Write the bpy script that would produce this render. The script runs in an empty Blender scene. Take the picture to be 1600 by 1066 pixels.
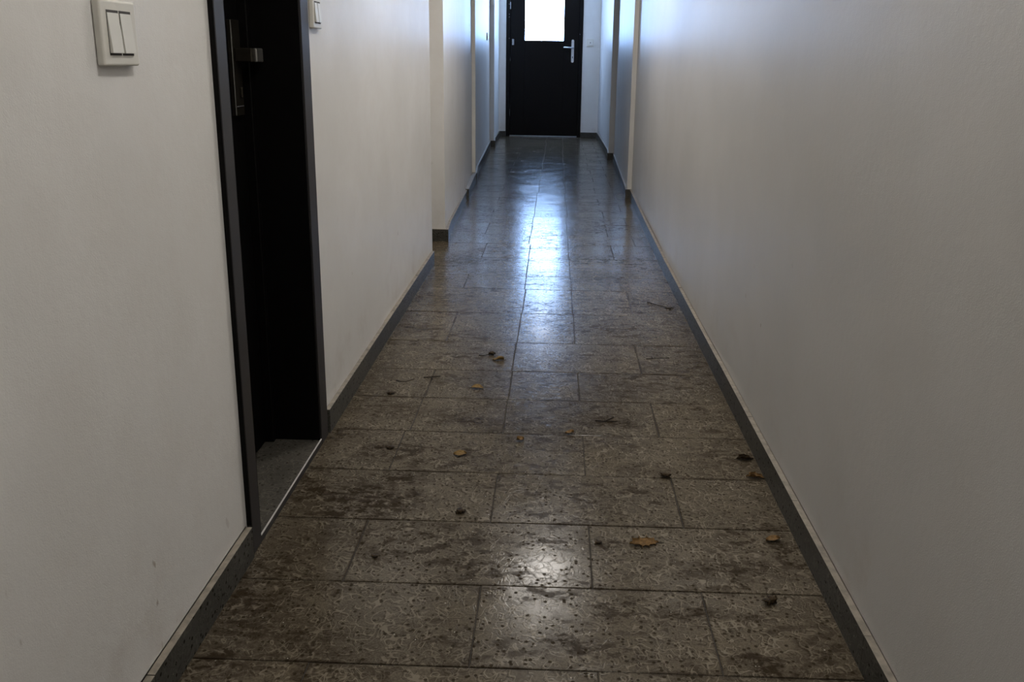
import bpy, bmesh, math, random
from mathutils import Vector, Matrix
random.seed(7)
S = bpy.context.scene
COL = S.collection

# ------------------------------------------------------------------ camera
cam = bpy.data.cameras.new('camera'); co = bpy.data.objects.new('camera', cam); COL.objects.link(co)
cam.sensor_width = 36.0; cam.lens = 1299.233 / 1600 * 36.0
cam.shift_x = -(834.504 - 800) / 1600; cam.shift_y = (419.975 - 533) / 1600
cam.clip_start = 0.05; cam.clip_end = 100
R_ = Vector((0.9994732, 0.02861477, 0.01531398)); U_ = Vector((-0.0217688, 0.24109277, 0.9702579)); F_ = Vector((-0.02407162, 0.97008014, -0.24158867))
m = Matrix(((R_.x, U_.x, -F_.x), (R_.y, U_.y, -F_.y), (R_.z, U_.z, -F_.z))).to_4x4()
m.translation = (0, 0, 1.1); co.matrix_world = m
S.camera = co

# ------------------------------------------------------------------ light and exposure
S.view_settings.view_transform = 'Standard'; S.view_settings.look = 'None'
S.view_settings.gamma = 1.0; S.view_settings.use_curve_mapping = False
S.view_settings.exposure = 0.15
LAMP_MID, FILL_THIRD, LAMP_NEAR, FILL_BACK, FILL_END, WINDOW = 42.0, 110.0, 67.0, 34.0, 54.0, 23.0          # strengths of the ceiling lamps, the added fill lamps and the frosted daylight pane
w = bpy.data.worlds.new('world'); S.world = w; w.use_nodes = True
w.node_tree.nodes['Background'].inputs[0].default_value = (0.55, 0.7, 1.0, 1)
w.node_tree.nodes['Background'].inputs[1].default_value = 0.3

# ------------------------------------------------------------------ node helpers
class NT:
    def __init__(s, name):
        s.m = bpy.data.materials.new(name); s.m.use_nodes = True; s.t = s.m.node_tree
        s.b = s.t.nodes['Principled BSDF']; s.co = None
    def n(s, kind, **kw):
        x = s.t.nodes.new(kind)
        for k, v in kw.items(): setattr(x, k, v)
        return x
    def put(s, sock, v):
        if isinstance(v, (int, float)): sock.default_value = v
        elif isinstance(v, (tuple, list)):
            sock.default_value = tuple(v) + ((1,) if sock.type == 'RGBA' and len(v) == 3 else ())
        else: s.t.links.new(v, sock)
    def math(s, op, a, b=0.0, c=None, clamp=False):
        x = s.n('ShaderNodeMath', operation=op, use_clamp=clamp); s.put(x.inputs[0], a); s.put(x.inputs[1], b)
        if c is not None: s.put(x.inputs[2], c)
        return x.outputs[0]
    def pos(s):
        if s.co is None:
            s.co = s.n('ShaderNodeTexCoord').outputs['Object']
        return s.co
    def mapping(s, scale=(1, 1, 1), loc=(0, 0, 0), rot=(0, 0, 0), v=None):
        x = s.n('ShaderNodeMapping'); s.put(x.inputs[0], v or s.pos()); x.inputs['Scale'].default_value = scale
        x.inputs['Location'].default_value = loc; x.inputs['Rotation'].default_value = rot
        return x.outputs[0]
    def noise(s, sc, det=2.0, rough=0.5, dist=0.0, v=None):
        x = s.n('ShaderNodeTexNoise'); s.put(x.inputs['Vector'], v or s.pos()); x.inputs['Scale'].default_value = sc
        x.inputs['Detail'].default_value = det; x.inputs['Roughness'].default_value = rough; x.inputs['Distortion'].default_value = dist
        return x.outputs['Fac']
    def ramp(s, v, a, b, lo=0.0, hi=1.0, smooth=True):
        x = s.n('ShaderNodeMapRange', interpolation_type='SMOOTHSTEP' if smooth else 'LINEAR')
        s.put(x.inputs[0], v)
        for i, q in enumerate((a, b, lo, hi)): x.inputs[i + 1].default_value = q
        return x.outputs[0]
    def mix(s, f, a, b, mode='MIX'):
        x = s.n('ShaderNodeMix', data_type='RGBA', blend_type=mode)
        s.put(x.inputs['Factor'], f); s.put(x.inputs['A'], a); s.put(x.inputs['B'], b)
        return [o for o in x.outputs if o.type == 'RGBA'][0]
    def bump(s, h, strength, dist):
        x = s.n('ShaderNodeBump'); x.inputs['Strength'].default_value = strength; x.inputs['Distance'].default_value = dist
        s.put(x.inputs['Height'], h); s.t.links.new(x.outputs[0], s.b.inputs['Normal'])
    def set(s, **kw):
        for k, v in kw.items(): s.put(s.b.inputs[k.replace('_', ' ')], v)
        return s.m

# ------------------------------------------------------------------ materials
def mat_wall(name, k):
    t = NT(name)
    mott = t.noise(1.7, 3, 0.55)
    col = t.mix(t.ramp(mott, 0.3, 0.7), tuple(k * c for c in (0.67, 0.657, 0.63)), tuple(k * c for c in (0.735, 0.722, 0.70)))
    fine = t.noise(11, 4, 0.6)
    col = t.mix(t.ramp(fine, 0.35, 0.7, 0.0, 0.14), col, (0.58, 0.53, 0.48))
    # scuffs and splashes low on the wall
    sp = t.noise(38, 1, 0.5, v=t.mapping((1, 1, 0.45)))
    zone = t.noise(3.1, 1, 0.5)
    sep = t.n('ShaderNodeSeparateXYZ'); t.put(sep.inputs[0], t.pos())
    low = t.ramp(sep.outputs[2], 0.75, 0.25)
    kk = t.math('MULTIPLY', t.math('MULTIPLY', t.ramp(sp, 0.735, 0.78), t.ramp(zone, 0.48, 0.6)), low)
    col = t.mix(t.math('MULTIPLY', kk, 0.8), col, (0.25, 0.19, 0.14))
    g = t.math('MULTIPLY', t.ramp(t.noise(6.5, 4, 0.65), 0.5, 0.75, 0, 0.28), t.ramp(sep.outputs[2], 0.42, 0.08))
    col = t.mix(g, col, (0.40, 0.33, 0.27))
    h = t.math('ADD', t.noise(420, 2, 0.5), t.math('MULTIPLY', t.noise(60, 2, 0.5), 1.2))
    t.bump(h, 0.25, 0.0012)
    return t.set(Base_Color=col, Roughness=0.38, Specular_IOR_Level=0.16)

def squiggles(t, v, sc, seed, off=0.0):
    nv = t.mapping((sc, sc, sc), (seed * 13.7 + off, seed * 5.1 + off, seed), v=v)
    n1 = t.noise(1.0, 0.0, 0.5, 0.9, v=nv)
    msk = t.noise(0.9, 0.0, v=t.mapping((sc, sc, sc), (seed * 3.3, 7 + seed * 9.1, 2), v=v))
    line = t.ramp(t.math('ABSOLUTE', t.math('SUBTRACT', n1, 0.5)), 0.008, 0.030, 1, 0)
    return t.math('MULTIPLY', line, t.ramp(msk, 0.46, 0.50))

STAINS = [ # x, y, half length, half width, strength  (brown trodden-in dirt, measured from the photo)
 (-0.60, 1.95, .10, .05, .75), (-0.47, 1.93, .14, .07, .9), (-0.40, 2.04, .08, .035, .8), (-0.50, 1.86, .10, .035, .85),
 (-0.64, 1.48, .10, .09, .8), (-0.46, 1.39, .07, .03, .7), (-0.57, 1.40, .07, .05, .6), (0.05, 1.395, .06, .018, .95), (-0.02, 1.41, .03, .012, .7),
 (0.40, 1.362, .05, .02, .9), (0.44, 1.34, .03, .02, .9), (-0.26, 2.42, .10, .035, .75), (-0.50, 2.49, .12, .06, .45), (-0.47, 2.215, .08, .025, .95),
 (0.18, 2.43, .10, .04, .8), (0.24, 2.70, .12, .07, .55), (0.38, 3.18, .12, .04, .5), (-0.58, 3.34, .09, .05, .85), (-0.62, 1.32, .08, .04, .85),
 (0.42, 1.66, .16, .04, .6), (0.30, 1.50, .05, .02, .8), (-0.63, 2.29, .06, .07, .6), (-0.52, 3.75, .16, .1, .5), (0.30, 4.30, .3, .12, .4),
 (-0.60, 2.75, .06, .25, .35), (0.54, 3.5, .05, .35, .5), (0.50, 2.2, .10, .10, .5), (0.12, 1.75, .06, .02, .7), (0.54, 1.3, .06, .2, .6),
 (-0.40, 1.67, .04, .03, .6), (-0.55, 4.6, .15, .15, .6), (0.25, 2.12, .10, .04, .45), (-0.56, 1.72, .1, .08, .4)]

def mat_floor(name, base_a, base_b, light, dark, stains, rough, bright=1.0):
    t = NT(name)
    at = t.n('ShaderNodeAttribute', attribute_name='tile')
    off = t.n('ShaderNodeVectorMath', operation='MULTIPLY_ADD')
    t.put(off.inputs[0], at.outputs['Color']); off.inputs[1].default_value = (37, 23, 11); t.put(off.inputs[2], t.pos())
    v = off.outputs[0]
    col = t.mix(t.ramp(t.noise(9, 3, 0.6, v=v), 0.3, 0.7), base_a, base_b)
    fine = t.noise(260, 1, 0.5, v=v)
    col = t.mix(t.ramp(fine, 0.35, 0.7, 0, 0.3), col, light)
    s1 = squiggles(t, v, 32, 1.0); s2 = squiggles(t, v, 42, 2.0); s3 = squiggles(t, v, 27, 4.0)
    d1 = squiggles(t, v, 32, 1.0, 0.13); d2 = squiggles(t, v, 42, 2.0, 0.13); d3 = squiggles(t, v, 38, 6.0)
    dk = t.math('MAXIMUM', t.math('MAXIMUM', d1, d2), d3)
    lt = t.math('MAXIMUM', t.math('MAXIMUM', s1, s2), s3)
    col = t.mix(t.math('MULTIPLY', dk, 0.6), col, dark)
    col = t.mix(t.math('MULTIPLY', lt, 0.8), col, light)
    vor = t.n('ShaderNodeTexVoronoi'); t.put(vor.inputs['Vector'], v); vor.inputs['Scale'].default_value = 78
    sc = t.n('ShaderNodeSeparateColor'); t.put(sc.inputs[0], vor.outputs['Color'])
    speck = t.math('MULTIPLY', t.ramp(vor.outputs['Distance'], 0.24, 0.33, 1, 0), t.math('GREATER_THAN', sc.outputs[0], 0.5))
    col = t.mix(t.math('MULTIPLY', speck, 0.85), col, dark)
    wsp = t.math('MULTIPLY', t.ramp(vor.outputs['Distance'], 0.08, 0.16, 1, 0), t.math('LESS_THAN', sc.outputs[1], 0.05))
    col = t.mix(t.math('MULTIPLY', wsp, 0.7), col, (0.5, 0.47, 0.4))
    # tile-to-tile tone
    sa = t.n('ShaderNodeSeparateColor'); t.put(sa.inputs[0], at.outputs['Color'])
    tone = t.ramp(sa.outputs[0], 0, 1, 0.9, 1.1, smooth=False)
    col = t.mix(1.0, col, t.n_comb(tone) if hasattr(t, 'n_comb') else tone, 'MULTIPLY')
    rgh = rough
    if stains:
        P = t.n('ShaderNodeSeparateXYZ'); t.put(P.inputs[0], t.pos())
        wob = t.math('MULTIPLY', t.math('SUBTRACT', t.noise(14, 3, 0.6), 0.5), 0.16)
        wob2 = t.math('MULTIPLY', t.math('SUBTRACT', t.noise(17, 3, 0.6, v=t.mapping((1, 1, 1), (5, 9, 2))), 0.5), 0.10)
        X = t.math('ADD', P.outputs[0], wob); Y = t.math('ADD', P.outputs[1], wob2)
        tot = None
        for (x, y, a, b, k) in STAINS:
            dx = t.math('MULTIPLY', t.math('SUBTRACT', X, x), 1 / (a * 1.5)); dy = t.math('MULTIPLY', t.math('SUBTRACT', Y, y), 1 / (b * 1.5))
            r2 = t.math('ADD', t.math('MULTIPLY', dx, dx), t.math('MULTIPLY', dy, dy))
            g = t.math('MULTIPLY', t.math('SUBTRACT', 1.0, r2, clamp=True), k)
            tot = g if tot is None else t.math('MAXIMUM', tot, g)
        brk = t.noise(34, 3, 0.65, v=t.mapping((0.8, 1.25, 1)))
        st = t.math('MULTIPLY', tot, t.ramp(brk, 0.40, 0.60, 0.25, 1.5))
        # scattered grime: streaky, anywhere
        g2 = t.noise(3.2, 4, 0.62, v=t.mapping((0.7, 1.5, 1), (3, 1, 0)))
        g3 = t.noise(24, 3, 0.7, v=t.mapping((0.8, 1.3, 1), (1, 8, 0)))
        sc2 = t.math('MULTIPLY', t.ramp(g2, 0.42, 0.58), t.ramp(g3, 0.48, 0.60, 0.10, 0.9))
        # grime rubbed into the joints: distance to the nearest tile edge
        ea = t.n('ShaderNodeAttribute', attribute_name='extent'); es = t.n('ShaderNodeSeparateColor'); t.put(es.inputs[0], ea.outputs['Color'])
        u, vv, wd, hg = es.outputs[0], es.outputs[1], es.outputs[2], ea.outputs['Alpha']
        du = t.math('MINIMUM', u, t.math('SUBTRACT', wd, u)); dv = t.math('MINIMUM', vv, t.math('SUBTRACT', hg, vv))
        dj = t.math('ADD', t.math('MINIMUM', t.math('MULTIPLY', du, 1.8), dv), t.math('MULTIPLY', t.math('SUBTRACT', t.noise(30, 3, 0.7), 0.5), 0.022))
        joint = t.math('MULTIPLY', t.ramp(dj, 0.0, 0.012, 1, 0), t.ramp(t.noise(6, 2, 0.5, v=t.mapping((1, 1, 1), (4, 4, 4))), 0.42, 0.6, 0.05, 0.8))
        # grime gathered along both skirtings
        edge = t.ramp(t.math('ABSOLUTE', t.math('ADD', P.outputs[0], 0.035)), 0.48, 0.66, 0, 0.45)
        edge = t.math('MULTIPLY', edge, t.ramp(t.noise(7, 3, 0.6), 0.35, 0.65))
        st = t.math('MAXIMUM', t.math('MAXIMUM', st, t.math('MULTIPLY', sc2, 0.95)), t.math('MAXIMUM', edge, joint), clamp=True)
        col = t.mix(t.math('MULTIPLY', st, 0.9), col, (0.024, 0.016, 0.009))
        rgh = t.math('ADD', t.math('MULTIPLY', st, 0.10), t.ramp(t.noise(5, 3, 0.6), 0.3, 0.7, rough - 0.03, rough + 0.04))
    hgt = t.math('SUBTRACT', t.math('MULTIPLY', lt, 0.35), t.math('ADD', speck, t.math('MULTIPLY', dk, 0.4)))
    wav = t.math('MULTIPLY', t.noise(22, 2, 0.5, v=v), 0.5)
    t.bump(t.math('ADD', hgt, wav), 0.12, 0.0012)
    spc = t.math('SUBTRACT', 0.15, t.math('MULTIPLY', t.math('MAXIMUM', speck, t.math('MULTIPLY', dk, 0.35)), 0.145))
    if stains: spc = t.math('MULTIPLY', spc, t.math('SUBTRACT', 1.0, t.math('MULTIPLY', st, 0.85)))
    return t.set(Base_Color=col, Roughness=rgh, Specular_IOR_Level=spc)

def mat_plain(name, col, rough=0.5, metal=0.0, spec=0.5, var=0.08, sc=30, bump=0.0):
    t = NT(name)
    c2 = tuple(c * (1 - 2 * var) for c in col)
    c = t.mix(t.ramp(t.noise(sc, 3, 0.6), 0.3, 0.7), col, c2)
    if bump: t.bump(t.noise(sc * 6, 2), bump, 0.001)
    return t.set(Base_Color=c, Roughness=rough, Metallic=metal, Specular_IOR_Level=spec)

def mat_emit(name, col, strength):
    t = NT(name); return t.set(Base_Color=(0.8, 0.8, 0.8), Emission_Color=col, Emission_Strength=strength, Roughness=0.4)

def mat_pane():
    t = NT('frosted_daylight_pane')
    P = t.n('ShaderNodeSeparateXYZ'); t.put(P.inputs[0], t.pos())
    wob = t.math('MULTIPLY', t.math('SUBTRACT', t.noise(9, 3, 0.6), 0.5), 0.02)
    line = t.ramp(t.math('ABSOLUTE', t.math('ADD', t.math('ADD', P.outputs[0], 0.222), wob)), 0.0015, 0.007, 1, 0)
    line = t.math('MULTIPLY', line, t.ramp(t.noise(28, 2), 0.4, 0.6, 0.35, 1))
    haze = t.ramp(t.noise(16, 5, 0.7, v=t.mapping((1.6, 1, 0.7))), 0.45, 0.75)
    col = t.mix(haze, (0.36, 0.58, 1.0), (0.30, 0.52, 1.0))
    st = t.math('MULTIPLY', t.ramp(line, 0, 1, 1.0, 0.08), WINDOW)
    st = t.math('MULTIPLY', st, t.ramp(haze, 0, 1, 1.0, 0.7))
    return t.set(Base_Color=(0.6, 0.65, 0.7), Emission_Color=col, Emission_Strength=st, Roughness=0.3)

def mat_leaf(name, a, b):
    t = NT(name)
    c = t.mix(t.ramp(t.noise(140, 3, 0.6), 0.35, 0.65), a, b)
    t.bump(t.noise(300, 2), 0.3, 0.0006)
    return t.set(Base_Color=c, Roughness=0.75, Specular_IOR_Level=0.2)

M = dict(
 wall=mat_wall('off_white_wall_paint', 1.0),
 wall_dimmed=mat_wall('dimmed_off_white_wall_paint', 0.76),  # same paint darkened, the right side's dimmer light put into its colour
 ceil=mat_plain('white_ceiling_paint', (0.72, 0.71, 0.68), 0.6, var=0.03, sc=3),
 floor=mat_floor('terrazzo_floor_tile', (0.066, 0.053, 0.035), (0.090, 0.073, 0.050), (0.18, 0.153, 0.113), (0.026, 0.020, 0.012), True, 0.16),
 step=mat_floor('grey_threshold_terrazzo', (0.040, 0.037, 0.031), (0.055, 0.050, 0.042), (0.11, 0.10, 0.083), (0.04, 0.036, 0.03), False, 0.4),
 skirt=mat_floor('dark_skirting_terrazzo', (0.045, 0.043, 0.037), (0.065, 0.062, 0.054), (0.11, 0.105, 0.09), (0.025, 0.024, 0.020), False, 0.36),
 cap=mat_plain('sawn_skirting_edge', (0.27, 0.235, 0.185), 0.6, var=0.2, sc=45, bump=0.3),
 grout=mat_plain('dark_grout', (0.035, 0.028, 0.02), 0.8),
 caulk=mat_plain('cream_caulk_line', (0.62, 0.54, 0.44), 0.6),
 black=mat_plain('black_door_paint', (0.004, 0.0035, 0.0035), 0.45, spec=0.12, var=0.1),
 steel=mat_plain('charcoal_steel_frame', (0.034, 0.031, 0.031), 0.42, spec=0.35, var=0.08, sc=12),
 bronze=mat_plain('dark_bronze_handle_metal', (0.08, 0.07, 0.055), 0.34, metal=0.85),
 bright=mat_plain('brushed_nickel', (0.62, 0.60, 0.56), 0.28, metal=0.9),
 trim=mat_plain('silver_edging', (0.62, 0.60, 0.57), 0.35, metal=0.15),
 alum=mat_plain('satin_aluminium', (0.55, 0.57, 0.60), 0.4, metal=0.6),
 dull=mat_plain('dull_grey_hinge_metal', (0.35, 0.36, 0.38), 0.45, metal=0.4),
 plastic=mat_plain('cream_white_plastic', (0.66, 0.64, 0.58), 0.32, var=0.02),
 rocker=mat_plain('white_rocker_plastic', (0.70, 0.69, 0.64), 0.3, var=0.02),
 slot=mat_plain('dark_gap', (0.05, 0.045, 0.04), 0.7),
 pane=mat_pane(),
 lamp_mid=mat_emit('warm_opal_lamp_glass', (1.0, 0.95, 0.89), LAMP_MID),
 lamp_near=mat_emit('neutral_opal_lamp_glass', (1.0, 0.965, 0.92), LAMP_NEAR),
 fill_third=mat_emit('bright_fill_lamp_glass', (1.0, 0.965, 0.92), FILL_THIRD),
 fill_back=mat_emit('soft_fill_lamp_glass', (1.0, 0.95, 0.88), FILL_BACK),
 fill_end=mat_emit('cool_fill_lamp_glass', (0.74, 0.82, 1.0), FILL_END),
 leaf_a=mat_leaf('brown_dry_leaf', (0.19, 0.11, 0.040), (0.11, 0.062, 0.022)),
 leaf_b=mat_leaf('ochre_dry_leaf', (0.22, 0.14, 0.048), (0.13, 0.08, 0.028)),
 leaf_d=mat_leaf('dark_withered_leaf', (0.05, 0.031, 0.013), (0.014, 0.009, 0.005)),
 twig=mat_leaf('dark_twig_bark', (0.03, 0.02, 0.010), (0.015, 0.010, 0.006)),
)

# ------------------------------------------------------------------ mesh helpers
def link(name, bm, mats, parent=None, loc=None, smooth=False):
    me = bpy.data.meshes.new(name); bmesh.ops.recalc_face_normals(bm, faces=bm.faces[:]); bm.to_mesh(me); bm.free()
    for mm in (mats if isinstance(mats, (list, tuple)) else [mats]): me.materials.append(mm)
    if smooth:
        for p in me.polygons: p.use_smooth = True
    o = bpy.data.objects.new(name, me); COL.objects.link(o)
    if parent: o.parent = parent
    if loc: o.location = loc
    return o
def box(bm, x0, x1, y0, y1, z0, z1, bev=0.0, seg=1, mi=0):
    n = bmesh.new(); bmesh.ops.create_cube(n, size=1.0)
    for v in n.verts: v.co = Vector((x0 + (v.co.x + .5) * (x1 - x0), y0 + (v.co.y + .5) * (y1 - y0), z0 + (v.co.z + .5) * (z1 - z0)))
    if bev: bmesh.ops.bevel(n, geom=n.edges[:], offset=bev, segments=seg, affect='EDGES', profile=0.5)
    for f in n.faces: f.material_index = mi
    merge(bm, n)
def merge(bm, n):
    me = bpy.data.meshes.new('tmp'); n.to_mesh(me); n.free(); bm.from_mesh(me); bpy.data.meshes.remove(me)
def prism(bm, pts, z0, z1, mi=0):
    lo = [bm.verts.new((x, y, z0)) for x, y in pts]; hi = [bm.verts.new((x, y, z1)) for x, y in pts]
    fs = [bm.faces.new(lo[::-1]), bm.faces.new(hi)]
    for i in range(len(pts)): j = (i + 1) % len(pts); fs.append(bm.faces.new((lo[i], lo[j], hi[j], hi[i])))
    for f in fs: f.material_index = mi
    return fs
def cyl(bm, p0, p1, r, seg=16, r2=None, mi=0):
    p0, p1 = Vector(p0), Vector(p1); d = p1 - p0; n = bmesh.new()
    bmesh.ops.create_cone(n, cap_ends=True, segments=seg, radius1=r, radius2=r if r2 is None else r2, depth=d.length)
    n.transform(Matrix.Translation((p0 + p1) / 2) @ d.to_track_quat('Z', 'Y').to_matrix().to_4x4())
    for f in n.faces: f.material_index = mi
    merge(bm, n)
def empty(name, loc=(0, 0, 0), rot=(0, 0, 0)):
    o = bpy.data.objects.new(name, None); COL.objects.link(o); o.location = loc; o.rotation_euler = rot; o.empty_display_size = 0.05
    return o
def struct(o): o['kind'] = 'structure'; return o
def tag(o, label, cat, group=None):
    o['label'] = label; o['category'] = cat
    if group: o['group'] = group
    return o

CEIL = 2.5
Y0, YE = -1.6, 12.7
# wall face profiles (x of the plaster face at y)
L_NEAR = [(-0.680, Y0), (-0.680, 1.662)]
L_FAR = [(-0.680, 2.292), (-0.679, 4.497), (-1.05, 4.50), (-1.05, 5.09), (-0.686, 5.09), (-0.699, 5.34), (-0.737, 6.73), (-0.792, 7.80), (-0.760, 7.80),
         (-0.770, 7.98), (-0.784, 8.02), (-0.800, 8.35), (-0.896, 11.10), (-0.834, 11.10), (-0.862, 11.45), (-0.885, YE)]
R_ALL = [(0.605, Y0), (0.605, 4.3), (0.6175, 5.28), (0.633, 6.95), (0.597, 6.95), (0.606, 7.25), (0.671, 9.82), (0.608, 9.82), (0.628, 10.2), (0.617, 12.3), (0.607, YE)]

# ------------------------------------------------------------------ setting: walls, ceiling
bm = bmesh.new()
prism(bm, [(-1.25, Y0)] + [(x, y) for x, y in L_NEAR] + [(-1.25, 1.662)], 0, CEIL)
prism(bm, [(-1.25, 2.292)] + L_FAR + [(-1.25, YE)], 0, CEIL)
prism(bm, [(-1.25, 1.662), (-0.680, 1.662), (-0.680, 2.292), (-1.25, 2.292)], 2.10, CEIL)
prism(bm, [(-1.25, 1.662), (-0.90, 1.662), (-0.90, 2.292), (-1.25, 2.292)], 0, 2.10)
struct(link('wall_left', bm, M['wall']))
bm = bmesh.new(); prism(bm, [(1.0, Y0)] + R_ALL + [(1.0, YE)], 0, CEIL); struct(link('wall_right', bm, M['wall_dimmed']))
DX0, DX1, DTOP = -0.780, 0.350, 2.47             # end door frame
bm = bmesh.new()
prism(bm, [(-1.25, YE), (DX0, YE), (DX0, YE + .2), (-1.25, YE + .2)], 0, CEIL)
prism(bm, [(DX1, YE), (1.0, YE), (1.0, YE + .2), (DX1, YE + .2)], 0, CEIL)
prism(bm, [(DX0, YE), (DX1, YE), (DX1, YE + .2), (DX0, YE + .2)], DTOP, CEIL)
struct(link('wall_end', bm, M['wall']))
bm = bmesh.new(); prism(bm, [(-1.25, Y0 - .1), (1.0, Y0 - .1), (1.0, Y0), (-1.25, Y0)], 0, CEIL); struct(link('wall_back', bm, M['wall']))
bm = bmesh.new(); box(bm, -1.3, 1.05, Y0 - .1, YE + .2, CEIL, CEIL + .1); struct(link('ceiling', bm, M['ceil']))

# ------------------------------------------------------------------ floor: slab of grout with every tile laid as its own slightly tilted plate
rows = [1.325 - 0.2515 * k for k in range(12, 0, -1)] + [1.325, 1.576, 1.829, 2.081, 2.335, 2.596, 2.860, 3.178, 3.580, 3.990, 4.253, 4.666, 5.047, 5.321, 5.72, 6.0, 6.26, 6.55, 6.85,
        7.156, 7.50, 7.874, 8.2, 8.45, 8.746, 9.06, 9.377] + [9.377 + .277 * k for k in range(1, 13)]
P_, Q_ = [-.143, .331], [-.444, .098]
special = {1.325: P_, 1.576: Q_, 1.829: P_, 2.081: Q_, 2.335: [-.430, -.146, .331], 2.596: [-.427, -.144, .0945], 2.860: [-.146, .3285], 3.178: [-.43, -.143, .0905],
           3.580: [-.139, .0875, .36], 3.990: [-.45, -.145, .087, .338], 4.253: [-.147, .085], 4.666: [-.42, -.149, .082, .345]}
bm = bmesh.new(); lay = bm.loops.layers.float_color.new('tile'); ext = bm.loops.layers.float_color.new('extent')
def tile(x0, x1, y0, y1, g=0.0011):
    x0 += g; x1 -= g; y0 += g; y1 -= g; b = 0.0012
    c = (random.random(), random.random(), random.random(), 1)
    tx, ty = random.gauss(0, .00028), random.gauss(0, .0003)
    zc = -0.0004 + random.gauss(0, .00008); mx, my = (x0 + x1) / 2, (y0 + y1) / 2
    def z(x, y, d=0.0): return zc + tx * (x - mx) / .25 + ty * (y - my) / .12 - d
    o = [bm.verts.new((x, y, z(x, y, .0012))) for x, y in ((x0, y0), (x1, y0), (x1, y1), (x0, y1))]
    i = [bm.verts.new((x, y, z(x, y))) for x, y in ((x0 + b, y0 + b), (x1 - b, y0 + b), (x1 - b, y1 - b), (x0 + b, y1 - b))]
    l = [bm.verts.new((x, y, -.004)) for x, y in ((x0, y0), (x1, y0), (x1, y1), (x0, y1))]
    fs = [bm.faces.new(i)]
    for k in range(4):
        j = (k + 1) % 4; fs.append(bm.faces.new((o[k], o[j], i[j], i[k]))); fs.append(bm.faces.new((l[k], l[j], o[j], o[k])))
    for f in fs:
        for lp in f.loops:
            lp[lay] = c; q = lp.vert.co
            lp[ext] = (q.x - x0, q.y - y0, x1 - x0, y1 - y0)
for k in range(len(rows) - 1):
    y0, y1 = rows[k], rows[k + 1]
    js = special.get(round(y0, 3))
    if js is None:
        js = list((P_, Q_)[k % 2])
        if y0 > 5.0: js = [j + random.uniform(-.01, .01) for j in (-.46, -.152, .08, .347)]; js = js if k % 2 else js[1:3] + [.5]
    js = sorted(js); xs = [-1.06] + js + [.7]
    for a, b in zip(xs[:-1], xs[1:]):
        if b - a > .02: tile(a, b, y0, y1)
fl = link('floor', bm, [M['floor'], M['grout']])
n = bmesh.new(); n.from_mesh(fl.data); box(n, -1.3, 1.05, Y0 - .1, YE + .2, -.1, -.003, mi=1); n.to_mesh(fl.data); n.free()
struct(fl)

# ------------------------------------------------------------------ skirtings: dark terrazzo strips with a sawn top edge, laid in 50 cm lengths
def skirt_run(bm, pts, h=0.075, th=0.014, step=0.5):
    """pts = front face line, wall lies to the left of travel when side=+1"""
    for (a, b) in zip(pts[:-1], pts[1:]):
        a, b = Vector(a), Vector(b); d = b - a; L = d.length; d.normalize(); nrm = Vector((-d.y, d.x))
        k = max(1, round(L / step)); 
        for i in range(k):
            p = a + d * (L * i / k); q = a + d * (L * (i + 1) / k - (0.0012 if k > 1 else 0))
            hz = h + random.uniform(-.0008, .0008); t = th
            foot = [p, q, q + nrm * t, p + nrm * t]
            lo = [bm.verts.new((v.x, v.y, -.001)) for v in foot]; hi = [bm.verts.new((v.x, v.y, hz)) for v in foot]
            cc = (random.random(), random.random(), random.random(), 1); fs = []
            for s in range(4):
                u = (s + 1) % 4; f = bm.faces.new((lo[s], lo[u], hi[u], hi[s])); fs.append(f); f.material_index = 0
            f = bm.faces.new(hi); f.material_index = 1; fs.append(f); fs.append(bm.faces.new(lo[::-1]))
            for f in fs:
                for lp in f.loops: lp[bm.loops.layers.float_color['tile']] = cc
def skirting(name, runs, caulk=None):
    bm = bmesh.new(); bm.loops.layers.float_color.new('tile')
    for r in runs:
        kw = r[1] if isinstance(r, tuple) and isinstance(r[1], dict) else {}
        skirt_run(bm, r[0] if kw or isinstance(r, tuple) else r, **kw)
    if caulk:
        for pts, off in caulk:                     # thin bead between skirting top and plaster
            for (a, b) in zip(pts[:-1], pts[1:]):
                a, b = Vector(a), Vector(b); d = (b - a).normalized(); nr = Vector((-d.y, d.x)) * off
                f = [a, b, b - nr, a - nr]
                fs = prism(bm, [(v.x, v.y) for v in f], .072, .0775, 2)
    return struct(link(name, bm, [M['skirt'], M['cap'], M['caulk']]))
# left side travels +y, wall on its left (-x)
skirting('baseboard_left', [
    ([(-0.665, Y0), (-0.665, 1.655)], {}),
    ([(-0.665, 2.305), (-0.664, 4.47)], {}),
    ([(-0.665, 5.076), (-0.684, 5.36), (-0.723, 6.73)], {'th': .017}),
    ([(-0.709, 6.73), (-0.750, 7.786)], {'h': .082, 'th': .045}),
    ([(-0.744, 7.786), (-0.757, 7.99), (-0.785, 8.35), (-0.876, 11.085)], {'th': .022}),
    ([(-0.817, 11.086), (-0.846, 11.45), (-0.868, YE)], {'th': .02}),
    ([(-1.05, 5.076), (-0.6655, 5.076)], {'step': 1}),      # faces the camera at the niche pier
    ([(-0.90, 11.086), (-0.8175, 11.086)], {'step': 1}),
    ([(-0.80, 7.786), (-0.7445, 7.786)], {'step': 1}),
], [([(-0.680, Y0), (-0.680, 1.655)], -.0025), ([(-0.680, 2.31), (-0.679, 4.47)], -.0025)])
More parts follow.
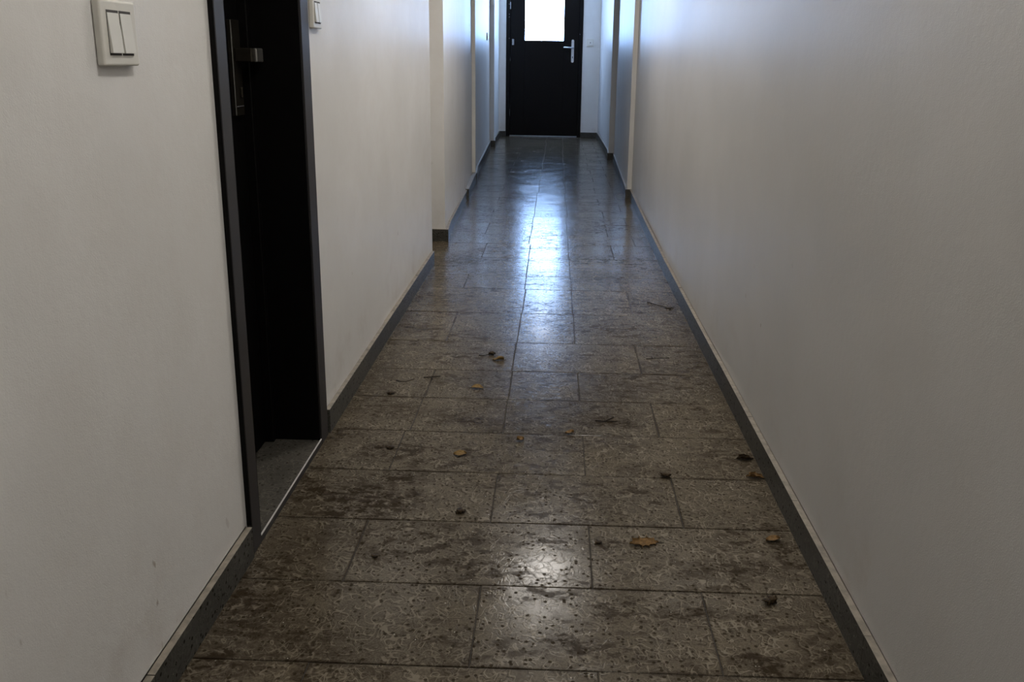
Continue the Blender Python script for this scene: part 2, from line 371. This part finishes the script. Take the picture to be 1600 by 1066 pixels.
# right side travels -y, wall on its left (+x)
rb = [(0.593, YE), (0.6035, 12.3), (0.6145, 10.2), (0.594, 9.806)]
skirting('baseboard_right', [
    (rb, {'th': .016}),
    ([(0.658, 9.80), (0.593, 7.25), (0.583, 6.936)], {'th': .015}),
    ([(0.6185, 6.92), (0.5965, 5.28), (0.590, 4.3), (0.590, Y0)], {'th': .0155}),
    ([(0.5945, 9.806), (0.67, 9.806)], {'step': 1}),
    ([(0.5835, 6.936), (0.63, 6.936)], {'step': 1}),
], [([(0.633, 6.92), (0.6175, 5.28), (0.605, 4.3), (0.605, Y0)], -.0025)])
skirting('baseboard_end', [([(-0.868, YE - .014), (DX0 - .001, YE - .014)], {'step': 1}), ([(DX1 + .001, YE - .014), (0.594, YE - .014)], {'step': 1})])

# ------------------------------------------------------------------ door 1: dark recessed door on the left
d1 = struct(empty('door_1', (-0.68, 1.97, 0)))
def kid(name, bm, mat, par, smooth=False):
    o = link(name, bm, mat, smooth=smooth); o.parent = par; o.matrix_parent_inverse = par.matrix_basis.inverted() if par.type == 'EMPTY' else Matrix()
    if par.type != 'EMPTY': o.matrix_parent_inverse = Matrix()
    return o
def place(o, par, base): # mesh was made in world coordinates; base is the top empty's location
    o.parent = par; o.matrix_parent_inverse = Matrix(); return o
def part(name, bm, mat, par, org, smooth=False, label=None):
    """mesh given in world coordinates, stored relative to the thing's origin org"""
    bmesh.ops.translate(bm, verts=bm.verts[:], vec=-Vector(org)); o = link(name, bm, mat, smooth=smooth); o.parent = par
    if label: o['label'] = label
    return o
O = (-0.68, 1.97, 0)
bm = bmesh.new()
box(bm, -0.90, -0.6685, 1.6625, 1.713, 0.0, 2.095, .0015); box(bm, -0.90, -0.6685, 2.224, 2.2915, 0.0, 2.095, .0015)
box(bm, -0.90, -0.6685, 1.713, 2.224, 2.045, 2.095, .001)
part('door_frame', bm, M['steel'], d1, O)
bm = bmesh.new(); box(bm, -0.90, -0.8735, 1.714, 2.223, .019, 2.04, .001)
box(bm, -0.8735, -0.822, 1.714, 2.193, .024, 2.04, .003, 2)
leaf1 = part('door_leaf', bm, M['black'], d1, O)
bm = bmesh.new(); box(bm, -0.8735, -0.80, 2.195, 2.2235, .0185, 2.045, .002); box(bm, -0.8735, -0.6715, 2.2155, 2.2238, .0185, 2.045); box(bm, -0.8735, -0.6715, 1.7132, 1.721, .0185, 2.045)
part('rebate', bm, M['black'], d1, O)
bm = bmesh.new(); bm.loops.layers.float_color.new('tile'); box(bm, -0.90, -0.6715, 1.7135, 2.2235, .001, .018)
part('threshold', bm, M['step'], d1, O)
bm = bmesh.new(); box(bm, -0.6722, -0.6683, 1.7135, 2.2235, .0168, .0196, .0005); part('threshold_edging', bm, M['trim'], d1, O, label='bright metal threshold edging')
bm = bmesh.new(); box(bm, -0.6715, -0.6690, 1.7135, 2.2235, .0005, .0166, .0003); part('riser', bm, M['steel'], d1, O)
bm = bmesh.new(); box(bm, -0.6805, -0.6692, 1.6608, 1.6626, 0.0755, 2.095); part('frame_side_shade', bm, M['black'], d1, O)  # black strip paints the shade on the camera-facing side of the frame
bm = bmesh.new(); box(bm, -0.822, -0.811, 2.112, 2.170, .955, 1.190, .0012, 2); hp = part('handle_plate', bm, M['bronze'], d1, O)
bm = bmesh.new(); box(bm, -.8125, -.8103, 2.1117, 2.1140, .956, 1.189, .0004); part('plate_edge_glint', bm, M['bright'], d1, O, label='bright strip standing in for the glint on the handle plate edge')  # bright metal strip stands in for the highlight along the plate's arris
bm = bmesh.new(); box(bm, -.811, -.768, 2.126, 2.152, 1.0885, 1.1225, .002); hn = part('door_handle', bm, M['bronze'], d1, O)
bm = bmesh.new(); box(bm, -.778, -.764, 2.1525, 2.200, 1.0885, 1.1225, .003, 3); part('lever', bm, M['bright'], hn, (0, 0, 0), label='bright nickel lever'); bpy.context.view_layer.update()
for c_ in hn.children: c_.location = -Vector(O)
bm = bmesh.new(); box(bm, -.811, -.804, 2.143, 2.152, .999, 1.026, .0015); part('lock_cylinder', bm, M['bronze'], d1, O)
bm = bmesh.new(); box(bm, -.811, -.8095, 2.118, 2.164, .977, .979, 0); part('plate_seam', bm, M['dull'], d1, O)

# ------------------------------------------------------------------ door 2: black door with a frosted daylight pane at the corridor end
d2 = struct(empty('door_2', (-0.215, YE, 0))); O = (-0.215, YE, 0)
bm = bmesh.new()
box(bm, DX0 + .001, -0.720, YE - .012, YE + .09, .001, DTOP - .001, .002); box(bm, 0.296, DX1 - .001, YE - .012, YE + .09, .001, DTOP - .001, .002)
box(bm, -0.720, 0.296, YE - .012, YE + .09, 2.41, DTOP - .001, .002)
part('door_frame', bm, M['black'], d2, O)
LX0, LX1, GX0, GX1, GZ0, GZ1 = -0.717, 0.293, -0.507, 0.071, 1.402, 2.36
bm = bmesh.new(); ya, yb = YE + .006, YE + .05
box(bm, LX0, GX0, ya, yb, .022, 2.406, .002); box(bm, GX1, LX1, ya, yb, .022, 2.406, .002)
box(bm, GX0, GX1, ya, yb, .022, GZ0); box(bm, GX0, GX1, ya, yb, GZ1, 2.406)
leaf2 = part('door_leaf', bm, M['black'], d2, O)
bm = bmesh.new()
for a in ((GX0 - .012, GX0 + .004, GZ0 - .012, GZ1 + .012), (GX1 - .004, GX1 + .012, GZ0 - .012, GZ1 + .012), (GX0, GX1, GZ0 - .012, GZ0 + .003), (GX0, GX1, GZ1 - .003, GZ1 + .012)):
    box(bm, a[0], a[1], ya - .006, ya + .006, a[2], a[3], .001)
part('glazing_bead', bm, M['black'], leaf2, O)
bm = bmesh.new(); box(bm, GX0 - .002, GX1 + .002, YE + .018, YE + .026, GZ0 - .002, GZ1 + .002)
pn = link('window_pane', bm, M['pane']); bmn = bmesh.new(); bmn.from_mesh(pn.data); bmesh.ops.translate(bmn, verts=bmn.verts[:], vec=-Vector(O)); bmn.to_mesh(pn.data); bmn.free(); pn.parent = leaf2
bm = bmesh.new(); box(bm, -0.231, -0.213, ya - .008, ya - .001, 1.392, 1.408, .001); part('bead_clip', bm, M['black'], leaf2, O)
bm = bmesh.new(); box(bm, .184, .223, ya - .009, ya - .0005, 1.115, 1.405, .004, 3); cyl(bm, (.2035, ya - .001, 1.405), (.2035, ya - .009, 1.405), .0195, 24); cyl(bm, (.2035, ya - .001, 1.115), (.2035, ya - .009, 1.115), .0195, 24)
hp2 = part('handle_plate', bm, M['alum'], d2, O)
bm = bmesh.new(); cyl(bm, (.2035, ya - .008, 1.308), (.2035, ya - .055, 1.308), .011, 20); cyl(bm, (.212, ya - .055, 1.308), (.075, ya - .052, 1.310), .0115, 20); cyl(bm, (.082, ya - .052, 1.31), (.074, ya - .038, 1.31), .0105, 16)
part('door_handle', bm, M['alum'], d2, O, True)
bm = bmesh.new(); cyl(bm, (.2035, ya - .008, 1.175), (.2035, ya - .013, 1.175), .0085, 18); box(bm, .2, .207, ya - .012, ya - .0085, 1.155, 1.178, .001)
part('keyhole', bm, M['slot'], d2, O)
for z0, z1 in ((1.335, 1.42),):
    bm = bmesh.new(); box(bm, -.694, -.664, ya - .008, ya, z0, z1, .003, 2); part('latch_box', bm, M['dull'], d2, O)
for z0, z1 in ((.30, .40), (1.10, 1.14), (1.84, 1.94)):
    bm = bmesh.new(); cyl(bm, (-.7185, YE - .02, z0), (-.7185, YE - .02, z1), .007, 14); part('hinge', bm, M['slot'] if z1 < 1.2 else M['dull'], d2, O)
for x, z in ((-.735, 1.43), (-.735, 1.73), (-.735, 1.77), (-.735, 1.91), (.305, 1.50)):
    bm = bmesh.new(); cyl(bm, (x, YE - .011, z), (x, YE - .0145, z), .0055, 12); part('screw', bm, M['dull'], d2, O)
bm = bmesh.new(); box(bm, DX0 + .06, DX1 - .055, YE - .02, YE + .06, .0005, .014, .002); part('threshold', bm, M['dull'], d2, O, label='thin pale strip standing in for the light under the door')  # pale strip stands in for the line of light under the door
bm = bmesh.new(); box(bm, DX0 - .1, DX1 + .1, YE + .201, YE + .21, 0, 2.5); struct(link('trim_1', bm, M['black']))

# ------------------------------------------------------------------ switches
def rocker_switch(name, y, z, xw, gangs=2, side=1, w=.082, h=.088, th=.0125):
    """plate on the left wall facing +x; local x out of the wall"""
    t = empty(name, (xw, y, z))
    bm = bmesh.new(); box(bm, 0.0003, th, -w / 2, w / 2, -h / 2, h / 2, .0035, 3); part('switch_frame', bm, M['plastic'], t, (0, 0, 0))
    iw = w * .66; ih = h * .62
    for g in range(gangs):
        gap = .0045 if gangs > 1 else 0
        a = -iw / 2 + (iw + gap) / gangs * g; b = a + (iw - gap) / gangs
        bm = bmesh.new(); box(bm, th - .002, th + .0003, a - .0008, b + .0008, -ih / 2 - .0028, ih / 2 + .0034); part('recess', bm, M['slot'], t, (0, 0, 0))
        bm = bmesh.new(); pts = [(th, -ih / 2 + .0005), (th + .0050, -ih / 2 + .0005), (th + .0032, 0), (th + .0012, ih / 2 - .0005), (th, ih / 2 - .0005)]
        A = [bm.verts.new((x, a, zz)) for x, zz in pts]; B = [bm.verts.new((x, b, zz)) for x, zz in pts]
        bm.faces.new(A); bm.faces.new(B[::-1])
        for i in range(5): j = (i + 1) % 5; bm.faces.new((A[i], B[i], B[j], A[j]))
        bmesh.ops.bevel(bm, geom=bm.edges[:], offset=.0006, segments=2, affect='EDGES')
        part('rocker', bm, M['rocker'], t, (0, 0, 0))
    return t
tag(rocker_switch('light_switch', 1.2955, 1.132, -0.68, w=.106, h=.096), 'white double rocker light switch on the left wall in front of the dark door', 'light switch', 'light switches')
tag(rocker_switch('light_switch', 2.376, 1.222, -0.68, w=.084, h=.084), 'white light switch just beyond the dark left door, cut by the top edge', 'light switch', 'light switches')
tag(rocker_switch('light_switch', 10.35, 1.385, -0.8685, gangs=1, w=.085), 'tiny bluish light switch far down the left wall near the end door', 'light switch', 'light switches')
t = empty('push_button', (.4605, YE, 1.383))
bm = bmesh.new(); box(bm, -.052, .052, -.011, -.0003, -.054, .054, .004, 3); part('plate', bm, M['plastic'], t, (0, 0, 0))
bm = bmesh.new(); box(bm, -.036, .036, -.0135, -.0105, -.036, .036, .003, 2); part('insert', bm, M['rocker'], t, (0, 0, 0))
bm = bmesh.new(); cyl(bm, (0, -.0134, 0), (0, -.0155, 0), .0075, 20); part('button', bm, M['slot'], t, (0, 0, 0), label='small dark centre button')
tag(t, 'square white wall plate with a dark centre button right of the end door', 'switch')
t = empty('junction_box', (-.858, 11.10, 1.86))
bm = bmesh.new(); box(bm, -.0165, .0165, -.028, -.0003, -.065, .065, .003, 2); part('box_body', bm, M['plastic'], t, (0, 0, 0))
bm = bmesh.new(); box(bm, -.013, .013, -.031, -.0275, -.055, .055, .002, 2); part('cover', bm, M['rocker'], t, (0, 0, 0))
tag(t, 'narrow pale box high on the last left pilaster beside the end door', 'junction box')

# ------------------------------------------------------------------ ceiling lamps and added fill lamps
def lamp(x, y, mat, label, rad=.12):
    t = empty('ceiling_or_fill_lamp', (x, y, CEIL))
    bm = bmesh.new(); cyl(bm, (0, 0, -.0005), (0, 0, -.028), rad + .008, 40); part('lamp_base', bm, M['plastic'], t, (0, 0, 0))
    bm = bmesh.new(); bmesh.ops.create_uvsphere(bm, u_segments=32, v_segments=16, radius=rad)
    for v in bm.verts:
        v.co.z = (-.028 + min(0, v.co.z) * .45)
    bmesh.ops.remove_doubles(bm, verts=bm.verts[:], dist=1e-5)
    part('lamp_shade', bm, mat, t, (0, 0, 0), True)
    return tag(t, label, 'ceiling lamp', 'ceiling lamps')
lamp(-0.03, 5.18, M['lamp_mid'], 'round opal ceiling lamp mirrored as a warm glow on the near floor', .20)
lamp(0.24, 3.27, M['fill_third'], 'added fill lamp, out of view, between the dark left door and the niche')  # unseen lamp added to brighten the walls at mid depth
lamp(0.24, 1.20, M['lamp_near'], 'round opal ceiling lamp above the nearest wall switch')
lamp(0.24, -0.85, M['fill_back'], 'added fill lamp behind the viewpoint, nearest the back wall')  # unseen lamp added as extra fill for the near walls
lamp(-0.15, 11.35, M['fill_end'], 'added cool white fill lamp, out of view, in front of the end door')  # unseen cool lamp added to lift the end wall

# ------------------------------------------------------------------ leaves and litter
def leaf_mesh(L, W, lobes, curl, droop, seed):
    """a dry lobed leaf: midrib along x, lobed outline, curled up along and across, real thickness, with stalk"""
    rnd = random.Random(seed); bm = bmesh.new(); N, K = 22, 5; g = []
    for i in range(N + 1):
        u = i / N
        env = (math.sin(math.pi * u) * .96 + .04) ** .75
        lob = 1 - .5 * (0.5 + 0.5 * math.cos(2 * math.pi * lobes * u)) if lobes else 1 - .05 * rnd.random()
        row = []
        for j in range(-K, K + 1):
            s = j / K; skew = 1 + .12 * math.sin(9 * u + seed) * (1 if s > 0 else -1)
            wd = W / 2 * env * (1 - (1 - lob) * abs(s) ** 1.5) * skew
            x = (u - .5) * L + abs(s) * (.07 * L * math.sin(2 * math.pi * lobes * u) if lobes else 0)
            y = s * wd
            z = curl * W * abs(s) ** 2 * (.8 + .5 * math.sin(5 * u + seed)) + droop * L * (1 - (2 * u - 1) ** 2) + .02 * W * math.sin(14 * u + 6 * s + seed) + .0022
            row.append(bm.verts.new((x, y, z)))
        g.append(row)
    for i in range(N):
        for j in range(2 * K): bm.faces.new((g[i][j], g[i + 1][j], g[i + 1][j + 1], g[i][j + 1]))
    ret = bmesh.ops.extrude_face_region(bm, geom=bm.faces[:])
    for v in ret['geom']:
        if isinstance(v, bmesh.types.BMVert): v.co.z += .0006
    return bm
def seat(o):
    zs = [v.co.z for v in o.data.vertices]; dz = min(zs)
    for v in o.data.vertices: v.co.z -= dz
    return dz
def leaf(name, x, y, L, W, rot, label, mat='leaf_b', lobes=0, curl=.25, droop=.04, tilt=0, stalk=True, seed=1):
    t = empty(name, (x, y, 0.0002), (0, 0, rot))
    bm = leaf_mesh(L, W, lobes, curl, droop, seed)
    if tilt: bmesh.ops.rotate(bm, verts=bm.verts[:], cent=(0, 0, 0), matrix=Matrix.Rotation(tilt, 3, 'X'))
    zmin = min(v.co.z for v in bm.verts)
    bmesh.ops.translate(bm, verts=bm.verts[:], vec=(0, 0, -zmin))
    part('blade', bm, M[mat], t, (0, 0, 0), True)
    if stalk:
        bm = bmesh.new(); p = None
        z0 = .002 - zmin * .5
        pts = [(-L * .5 + .002, 0, z0), (-L * .58, .001, z0 * .8), (-L * .68, .003, .0014)]
        for a, b in zip(pts[:-1], pts[1:]): cyl(bm, a, b, .0007, 8)
        part('stalk', bm, M['twig'], t, (0, 0, 0), True)
    return tag(t, label, 'leaf', 'dry leaves on the floor')
def twig(name, x, y, pts, r, label, mat='twig', cat='twig', group='twigs on the floor'):
    bm = bmesh.new()
    for ch in pts:
        vs = [Vector((a, b, c + r)) for a, b, c in ch]
        for k, (a, b) in enumerate(zip(vs[:-1], vs[1:])):
            rr = r * (1 - .12 * k); cyl(bm, a, b, rr, 8, rr * .85)
            n = bmesh.new(); bmesh.ops.create_uvsphere(n, u_segments=8, v_segments=6, radius=rr * .9); bmesh.ops.translate(n, verts=n.verts[:], vec=b); merge(bm, n)
    zmin = min(v.co.z for v in bm.verts); bmesh.ops.translate(bm, verts=bm.verts[:], vec=(0, 0, -zmin))
    o = link(name, bm, M[mat], loc=(x, y, .0002), smooth=True)
    return tag(o, label, cat, group)
def clump(name, x, y, r, flat, label, seed, mat='leaf_d'):
    """a crumpled little ball of withered leaf"""
    rnd = random.Random(seed); bm = bmesh.new(); bmesh.ops.create_icosphere(bm, subdivisions=3, radius=1)
    from mathutils import noise as NZ
    for v in bm.verts:
        k = 1 + .95 * NZ.noise(v.co * 1.9 + Vector((seed, 0, 0))) + .45 * NZ.noise(v.co * 5.0 + Vector((0, seed, 0)))
        v.co = Vector((v.co.x * r * k, v.co.y * r * k * .75, v.co.z * r * flat * .6 * k))
    zmin = min(v.co.z for v in bm.verts); bmesh.ops.translate(bm, verts=bm.verts[:], vec=(0, 0, -zmin))
    o = link(name, bm, M[mat], loc=(x, y, .0002), smooth=True); o.rotation_euler.z = rnd.uniform(-.6, .6)
    return tag(o, label, 'leaf litter', 'withered crumbs on the floor')

leaf('oak_leaf', .226, 1.755, .070, .044, math.pi + .14, 'largest brown lobed oak leaf on the near right floor tiles', 'leaf_a', lobes=4, curl=.08, droop=.07, tilt=-.22, seed=3)
leaf('oak_leaf', .566, 2.096, .052, .030, math.pi - .15, 'ragged brown oak leaf against the right skirting, nearer one of two', 'leaf_a', lobes=3, curl=.22, droop=.04, seed=5)
leaf('oak_leaf', .560, 2.204, .050, .030, .10, 'dark torn oak leaf against the right skirting, farther one of two', 'leaf_d', lobes=3, curl=.25, droop=.05, seed=6)
leaf('dry_leaf', -.259, 2.186, .038, .026, .25, 'small tan leaf on the floor just right of the dark left door', 'leaf_b', curl=.15, droop=.12, tilt=.18, stalk=False, seed=2)
leaf('dry_leaf', -.090, 2.290, .022, .020, .2, 'small curled brown leaf scrap in the middle of the floor', 'leaf_a', curl=.4, droop=.2, tilt=.2, stalk=False, seed=8)
leaf('dry_leaf', .058, 2.345, .028, .018, .35, 'tiny pointed brown leaf right of the curled scrap', 'leaf_a', curl=.35, droop=.12, seed=9)
leaf('dry_leaf', -.258, 2.690, .044, .026, -.08, 'flat ochre leaf with pointed ends on the mid floor', 'leaf_b', curl=.10, droop=.10, tilt=.15, seed=11)
leaf('dry_leaf', -.204, 2.972, .044, .020, math.pi + .10, 'boat-shaped ochre leaf beside a curled dark bud', 'leaf_b', curl=.45, droop=.04, seed=13)
leaf('dry_leaf', .536, 1.785, .038, .022, .3, 'brown curled leaf by the right skirting near the oak leaf', 'leaf_a', curl=.2, droop=.12, seed=15, stalk=False)
clump('bud', -.233, 3.030, .0105, .8, 'dark round bud curled next to the boat-shaped leaf', 4)
twig('stem', -.262, 3.020, [[(-.02, -.004, 0), (-.006, -.006, 0), (.008, -.003, .001), (.020, .004, .002)]], .0017, 'short dark stem running to the round bud')
clump('leaf_crumb', .317, 2.086, .013, .55, 'black withered clump on a tile joint left of the skirting leaves', 21)
clump('leaf_crumb', .472, 1.545, .013, .6, 'dark brown withered clump on the nearest right tiles', 22)
clump('leaf_crumb', -.222, 1.870, .012, .45, 'dark withered clump in front of the small tan leaf', 23)
clump('leaf_crumb', .118, 1.752, .007, .4, 'small dark crumb left of the largest oak leaf', 24)
clump('leaf_crumb', -.395, 1.670, .007, .35, 'small dark crumb on the near left tiles', 25)
twig('twig', .530, 3.700, [[(-.085, .10, 0), (-.05, .055, .001), (-.02, .03, .001), (.0, 0, .001)], [(.0, 0, .001), (.015, .004, .002), (.03, .03, .001)], [(-.012, .0, 0), (.012, -.004, 0)]], .0026, 'forked dark twig by the right skirting, the farthest twig')
twig('twig', .405, 3.030, [[(-.045, -.012, 0), (-.02, -.006, 0), (.01, .002, .001), (.045, .004, 0)], [(-.02, -.006, 0), (-.022, .02, .001)]], .0016, 'thin straight twig on the right half of the floor')
twig('twig', -.520, 2.725, [[(-.028, .012, 0), (-.010, .0, .001), (.010, .002, .001), (.030, .028, 0)]], .0016, 'small bent twig shaped like a tick on the left floor')
twig('twig', -.430, 2.775, [[(-.026, -.004, 0), (0, 0, .001), (.03, .012, 0)], [(0, 0, .001), (.006, -.02, 0)]], .0018, 'little three-armed twig on a tile joint at left')
clump('leaf_crumb', -.545, 2.620, .012, .4, 'flat dark scrap left of the three-armed twig', 26)
twig('twig', .170, 2.440, [[(-.03, 0, 0), (0, -.004, .001), (.04, .0, 0)], [(0, -.004, .001), (.03, .03, 0)]], .0016, 'short branched twig on the floor behind the pointed leaf')
clump('leaf_crumb', -.465, 2.214, .011, .35, 'dark scrap on the stain beside the left door jamb', 27)
